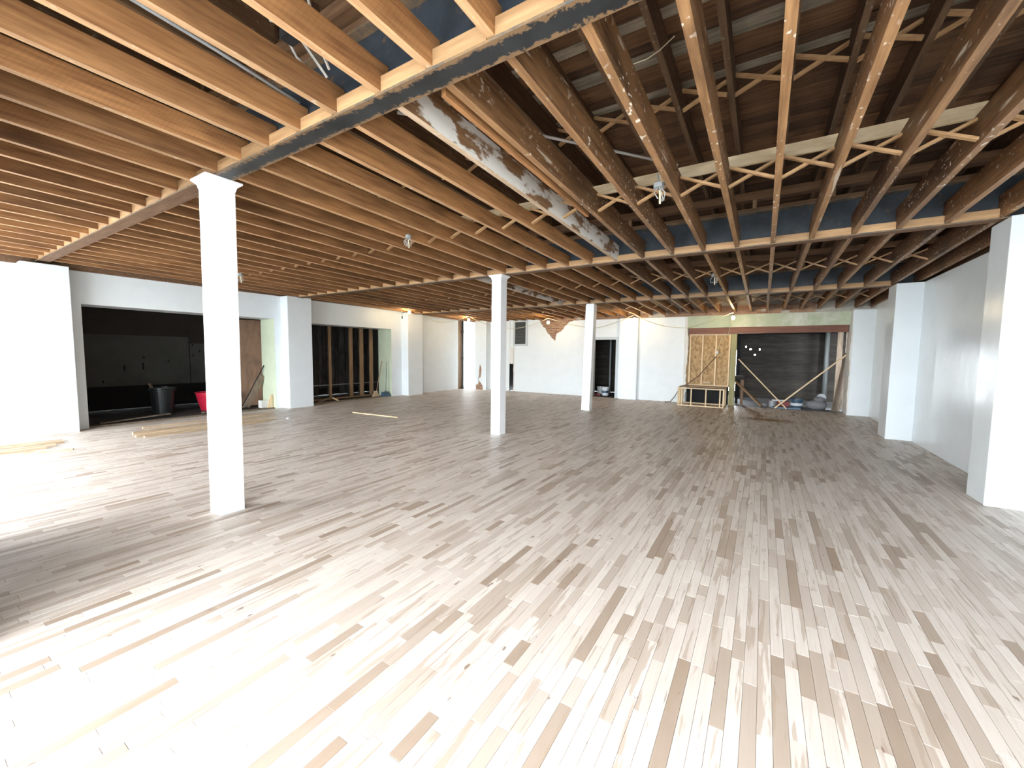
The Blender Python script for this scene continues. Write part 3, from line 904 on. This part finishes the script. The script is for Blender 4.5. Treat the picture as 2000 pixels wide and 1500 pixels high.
tag(MB().hexa([(1.74, 14.82, 0), (1.76, 14.82, 0), (1.96, 14.95, 0), (1.94, 14.95, 0), (1.955, 14.80, 1.7), (1.975, 14.80, 1.7), (2.10, 14.95, 1.7), (2.08, 14.95, 1.7)]).obj('leaning_sheet', 'old_board'), 'grey brown sheet leaning inside the wide opening', 'sheet')
# crossed pine sticks
tag(MB().bar((-.66, 14.62, 1.47), (.655, 14.55, .012), .022, .03).obj('pine_stick', 'pine_pale'), 'thin pale stick sloping down from the green post across the wide opening', 'stick')
tag(MB().bar((1.955, 14.46, 1.63), (.36, 14.46, .016), .035, .035).obj('pine_stick', 'pine_pale'), 'long pale batten sloping down from the corner pilaster across the wide opening', 'batten')
# saw trestle with a sloping brown board
t = thing('trestle', 'rough brown trestle with a sloping board beside the green post', 'trestle', (-.6, 14.95, 0))
MB().bar((-.18, .1, .80), (.62, -.2, .02), .12, .045).obj('sloping_board', 'stud', t)
MB().box(.02, .10, .06, .14, 0, .80).obj('leg', 'plywood', t)
MB().box(-.14, -.06, .30, .38, 0, .80).obj('leg', 'black', t)
MB().box(-.2, .12, .02, .40, .80, .92).obj('cross_block', 'dark_wood', t)
# clutter on the back-room floor
t = thing('paint_can', 'small paint can with a pale lid on the back room floor', 'paint can', (.30, 14.85, 0))
MB().lathe([(0, 0), (.085, 0), (.085, .17), (.09, .175), (.09, .185), (0, .185)], n=18).obj('can_body', 'grey_metal', t)
MB().lathe([(0, .186), (.075, .186), (.075, .192), (0, .192)], n=18).obj('lid', 'white_plastic', t)
bucket('slate blue bucket among the clutter beyond the wide opening', (.93, 15.0, 0), .17, .28, 'blue_plastic', 'white_plastic')
t = thing('toolbox', 'dark red toolbox with a pale top beside the blue bucket', 'toolbox', (.60, 15.25, 0))
MB().box(-.16, .16, -.1, .1, 0, .17).obj('box_body', 'dark_red', t, bevel=.01)
MB().box(-.30, .02, -.11, .09, .17, .21).obj('lid', 'white_plastic', t, bevel=.01)
MB().tube([(-.08, 0, .21), (-.06, 0, .25), (.06, 0, .25), (.08, 0, .21)], .01).obj('handle', 'black', t)
tag(MB().box(.28, 1.02, 14.62, 14.78, -.012, .04).obj('blue_board', 'blue_plastic', bevel=.004), 'blue board lying flat on the back room floor', 'board')
t = thing('sack', 'lumpy grey sack slumped beside the blue bucket', 'sack', (1.42, 15.0, 0))
def blob(cx, cy, cz, rx, ry, rz, n=14, m=9, wob=.12, seed=1):
    rnd = random.Random(seed)
    mb = MB()
    ph = [rnd.uniform(0, 6.28) for _ in range(4)]
    for i in range(m + 1):
        th = math.pi * i / m
        for j in range(n):
            a = 2 * math.pi * j / n
            k = 1 + wob * (math.sin(3 * a + ph[0] + th * 2) * .6 + math.sin(2 * a + ph[1] - th * 3) * .5) * math.sin(th)
            z = cz + rz * math.cos(th)
            mb.v.append((cx + rx * k * math.sin(th) * math.cos(a), cy + ry * k * math.sin(th) * math.sin(a), max(z, 0)))
    for i in range(m):
        for j in range(n):
            mb.f.append((i * n + j, i * n + (j + 1) % n, (i + 1) * n + (j + 1) % n, (i + 1) * n + j))
    return mb
blob(0, 0, .13, .28, .2, .15, seed=3).obj('sack_body', 'bag_grey', t, smooth=True)
blob(.06, 0, .30, .15, .12, .08, seed=5).obj('sack_neck', 'bag_grey', t, smooth=True)
t = thing('shop_light', 'round pale work lamp head on top of the clutter beyond the opening', 'work lamp', (1.55, 15.42, 0))
MB().tube([(-.05, 0, .30), (.0, -.14, .33)], [.10, .13], 16).obj('lamp_head', 'bag_grey', t)
MB().tube([(0, .05, 0), (0, .05, .30)], .03, 10).obj('stand', 'black', t)
MB().tube([(-.09, -.05, .18), (-.14, -.07, .3), (-.05, -.07, .45)], .012).obj('bracket', 'black', t)
tag(blob(.06, 14.9, .05, .13, .08, .06, seed=8).obj('rag', 'bag_grey', smooth=True), 'crumpled grey rag on the back room floor', 'rag')
# sawdust on the hall floor
mb = MB()
for i in range(4200):
    a, r_ = random.uniform(0, 6.283), abs(random.gauss(0, .75))
    cx, cy = .2 + .5 * r_ * math.cos(a), 11.72 + .22 * r_ * math.sin(a)
    if i % 4 == 0:
        u = random.random()
        cx, cy = -.3 + .35 * u + random.gauss(0, .06), 13.8 - 1.7 * u + random.gauss(0, .08)
    sz, tt = random.uniform(.004, .012), random.uniform(0, 3.14)
    dx, dy = sz * math.cos(tt), sz * math.sin(tt)
    z0 = random.uniform(.001, .006)
    n = len(mb.v)
    mb.v += [(cx - dx, cy - dy, z0), (cx + dy, cy - dx, z0 + random.uniform(0, .006)), (cx + dx, cy + dy, z0), (cx - dy, cy + dx, z0)]
    mb.f.append((n, n + 1, n + 2, n + 3))
t = tag(mb.obj('sawdust', 'sawdust'), 'low smear of orange sawdust on the floor before the wide opening', 'sawdust', kind='stuff')

# ------------------------------------------------------------------ right wall with pilasters
mb = MB()
mb.box(XR, XR + .3, FRONT - .3, YF + .05, -.02, 2.95)
wall_right = struct(mb.obj('wall_right', 'gloss_wall'), 'glossy white side wall with three pilasters')
MB().box(XR + .16, XR + .4, FRONT - .3, YF + .3, 2.95, 4.15).obj('upper_masonry', 'plate', wall_right)
for y0, y1, zt in ((6.2, 6.64, 3.0), (10.33, 10.90, 2.952), (13.98, YF + .3, 2.83)):
    MB().box(2.06 if y0 < 13 else 1.975, XR + .01, y0, y1, 0, zt).obj('pilaster', 'gloss_wall' if y0 < 13 else 'white_wall', wall_right, bevel=.008)
MB().poly_y(jag([(1.985, 0), (1.96, .5), (1.97, 1.2), (1.955, 1.8), (1.98, 2.4)], .014, .09) + [(2.0, 2.4), (2.0, 0)], 13.975, 14.4).obj('broken_edge', 'ragged_plaster', wall_right)
tag(MB().tube([(2.12, 13.0, 2.98), (2.12, 13.0, 3.12)], .012, 8).obj('rod_stub', 'grey_metal'), 'short grey rod hanging above the glossy wall', 'rod')

# ------------------------------------------------------------------ front wall: two shop windows behind the camera
mb = MB()
mb.box(XL - .7, XL + .15, FRONT - .25, FRONT, -.1, 3.05)
mb.box(-5.4, -3.3, FRONT - .25, .12, -.1, 3.05)
mb.box(2.3, XR + .4, FRONT - .25, FRONT, -.1, 3.05)
mb.box(XL - .7, XR + .4, FRONT - .25, FRONT, 2.98, 4.2)
mb.box(XL - .7, XR + .4, FRONT - .25, FRONT, -.1, .25)
struct(mb.obj('wall_front', 'white_wall'), 'white shopfront wall with two wide windows')
for n, (a, b_) in enumerate(((XL + .15, -5.4), (-3.3, 2.3))):
    w = struct(MB().box(a, b_, FRONT - .16, FRONT - .1, .25, .31).obj('window_%d' % (n + 1), 'grey_trim'), 'wide shop window facing the street')
    MB().box(a, b_, FRONT - .16, FRONT - .1, 2.92, 2.98).obj('window_head', 'grey_trim', w)
    for i in range(4):
        x = a + (b_ - a - .05) * i / 3
        MB().box(x, x + .05, FRONT - .16, FRONT - .1, .31, 2.92).obj('mullion', 'grey_trim', w)
struct(MB().box(-40, 40, -40, FRONT - .3, -.3, -.12).obj('ground_street', 'pavement'), 'pale street pavement outside the shop windows')

# ------------------------------------------------------------------ string of bulbs
sl = thing('string_light', 'string of five glowing bulbs on a cream cord along the far walls', 'string light', (0, 0, 0))
BP = [(-10.25, 9.9, 2.93), (-9.83, 12.6, 2.86), (-6.72, 13.3, 2.72), (-3.66, 13.5, 2.74), (-.797, 13.4, 2.68)]
bm_ = MB()
prof = [(0.001, -.062), (.022, -.058), (.04, -.04), (.046, -.015), (.04, .012), (.022, .035), (.016, .05)]
for i, (x, y, z) in enumerate(BP):
    h = MB().lathe([(0, .10), (.014, .10), (.02, .09), (.02, .045), (.0, .045)], (0, 0, 0), 10).obj('lamp_holder', 'black_plastic', sl, (x, y, z))
    MB().lathe(prof, (0, 0, 0), 14).obj('bulb', 'bulb', h, smooth=True)
    MB().tube([(0, 0, .10), (.005, 0, .16)], .006, 6).obj('holder_cord', 'cord_white', h)
def sag(a, b_, d, n=10):
    return [(a[0] + (b_[0] - a[0]) * i / n, a[1] + (b_[1] - a[1]) * i / n, a[2] + (b_[2] - a[2]) * i / n - d * 4 * (i / n) * (1 - i / n)) for i in range(n + 1)]
up = [(x, y, z + .15) for x, y, z in BP]
for a, b_, d in ((up[0], (-11.15, 12.2, 2.80), .02), ((-11.15, 12.2, 2.80), up[1], .1), (up[1], (-9.2, 14.35, 2.62), .10), ((-9.2, 14.35, 2.62), up[2], .12), (up[2], (-5.5, 14.36, 2.53), .03), ((-5.5, 14.36, 2.53), up[3], .08), (up[3], (-2.75, 14.37, 2.52), .06), ((-2.75, 14.37, 2.52), (-2.15, 14.36, 2.47), .01), ((-2.15, 14.36, 2.47), up[4], .03), (up[4], (-.97, 14.36, 2.2), .01)):
    MB().tube(sag(a, b_, d), .009, 6).obj('cord', 'cord_white', sl)
MB().tube([(-10.25, 9.62, 3.1), (-10.26, 9.58, 2.95), (-10.26, 9.58, 2.76)], .008, 6).obj('cord_tail', 'cord_white', sl)
MB().tube([(-10.26, 9.58, 2.76), (-10.26, 9.58, 2.68)], .02, 8).obj('plug', 'black_plastic', sl)
MB().tube([(-10.25, 9.62, 3.1), up[0]], .008, 6).obj('cord', 'cord_white', sl)

# ------------------------------------------------------------------ electrical odds and ends in the ceiling
def jbox(label, loc, s=1.0, seed=1):
    rnd = random.Random(seed)
    t = thing('junction_box', label, 'junction box', loc)
    MB().lathe([(0, .0), (.05 * s, 0), (.05 * s, .04 * s), (0, .04 * s)], n=8).obj('box_body', 'grey_metal', t)
    for i in range(4):
        a = rnd.uniform(0, 6.28)
        r = .06 * s
        pts = [(r * .3 * math.cos(a), r * .3 * math.sin(a), 0), (r * math.cos(a), r * math.sin(a), -.05 * s), (r * .8 * math.cos(a + .6), r * .8 * math.sin(a + .6), -.11 * s), (r * .2 * math.cos(a + 1), r * .2 * math.sin(a + 1), -.09 * s - .03 * rnd.random())]
        MB().tube(pts, .005, 5).obj('wire', 'wire_grey', t)
    MB().tube([(.01, 0, -.02), (.012, .01, -.14 * s)], .01, 6).obj('wire_nut', 'cord_white', t)
    MB().tube([(0, 0, .04), (-.02, .02, .14)], .008, 6).obj('hanger', 'grey_metal', t)
jbox('wire tangle hanging from a box beside the old joists', (-.90, 4.0, 3.10), 1.0, 2)
jbox('wire tangle hanging from a box near the pine bridging', (-4.12, 3.96, 3.08), .9, 5)
jbox('wire tangle hanging from a box beyond the middle beam', (-.86, 8.56, 3.05), 1.1, 9)
jbox('wire tangle hanging low beyond the nearest column', (-9.06, 4.15, 3.07), 1.0, 12)
tag(MB().tube([(-2.835, FRONT + .1, zc(-.9) + .235), (-2.835, .4, zc(.4) + .225), (-2.84, 1.2, zc(1.2) + .205), (-2.838, 1.72, zc(1.72) + .17)], .011, 8).obj('flexible_conduit', 'grey_metal', smooth=True), 'grey flexible conduit running along a joist above the near beam', 'conduit')
t = thing('cable_bundle', 'looped grey cables hanging in the rafters near the near beam', 'cables', (-2.5, 1.4, 3.4))
for i, pts in enumerate((((.05, -.08, .05), (.0, -.05, .13), (-.05, 0, .14), (-.06, .06, .08), (-.02, .12, -.05), (.04, .22, -.16)),
                         ((.25, .0, .25), (.23, .05, .1), (.2, .12, -.05), (.15, .22, -.12)),
                         ((.02, -.06, .03), (.03, .02, .07), (.07, .1, .0), (.1, .24, -.14)))):
    MB().tube(pts, .009, 6).obj('cable', 'wire_grey', t)
MB().box(-.03, .06, .02, .10, .0, .08).obj('clamp', 'black', t)
tag(MB().tube([(-1.05, 2.9, 3.55), (-.9, 2.85, 3.5), (-.75, 2.85, 3.5), (-.68, 2.9, 3.56), (-.6, 2.95, 3.65)], .004, 5).obj('loose_wire', 'cord_white'), 'loose pale wire drooping between the rafters', 'wire')
t = thing('wall_cable', 'thin grey cable crossing above the white flaked joist', 'cable')
MB().tube([(-2.5, 2.3, zc(2.3) + .30), (-1.7, 3.2, zc(3.2) + .33), (-.8, 4.3, zc(4.3) + .33)], .012, 6).obj('cable_run', 'wire_grey', t)

# ------------------------------------------------------------------ loose floor boards
ga = 'loose flooring strips before the first opening'
for i, (x0, y0, x1, y1, lb) in enumerate((
        (-9.85, 2.58, -9.95, 5.05, 'pale flooring strip lying before the first opening, second from the wall'),
        (-9.62, 2.52, -9.52, 4.98, 'pale flooring strip lying before the first opening, third from the wall'),
        (-9.40, 2.50, -9.36, 4.75, 'pale flooring strip before the first opening, fourth from the wall'),
        (-9.23, 2.57, -9.22, 4.62, 'pale flooring strip before the first opening, farthest from the wall'),
        (-10.33, 2.86, -10.30, 5.35, 'pale flooring strip before the first opening, closest to the wall'))):
    tag(MB().bar((x0, y0, .0165), (x1, y1, .0165), .065, .032).obj('flooring_strip', 'loose'), lb, 'board', ga)
for i, (x, y, lb) in enumerate(((-9.60, 4.62, 'small white chip by the loose strips, nearer the column'), (-9.3, 5.12, 'small white chip by the loose strips, nearer the middle pilaster'))):
    tag(MB().box(x, x + .07, y, y + .05, 0, .02).obj('wood_chip', 'white_plastic'), lb, 'chip')
gb = 'loose flooring strips at the edge of the picture'
for i, (x0, y0, x1, y1, lb) in enumerate((
        (-9.45, .0, -9.42, 1.45, 'pale flooring strip at the left edge, farthest from the wall'),
        (-9.62, .1, -9.60, 1.58, 'pale flooring strip at the left edge, second from the front'),
        (-9.80, .0, -9.76, 1.70, 'pale flooring strip at the left edge, third from the front'),
        (-10.2, .1, -9.95, 1.72, 'pale flooring strip at the left edge, closest to the wall'))):
    tag(MB().bar((x0, y0, .0165), (x1, y1, .0165), .07, .032).obj('flooring_strip', 'loose'), lb, 'board', gb)
tag(MB().bar((-9.3, .9, .01), (-9.0, 1.66, .01), .05, .018).obj('flooring_strip', 'loose'), 'short flooring strip lying askew at the left edge', 'board', gb)
tag(MB().bar((-8.89, 6.61, .012), (-7.35, 6.70, .012), .05, .023).obj('pine_batten', 'pine_pale'), 'single pale batten lying alone on the floor before the second opening', 'batten')
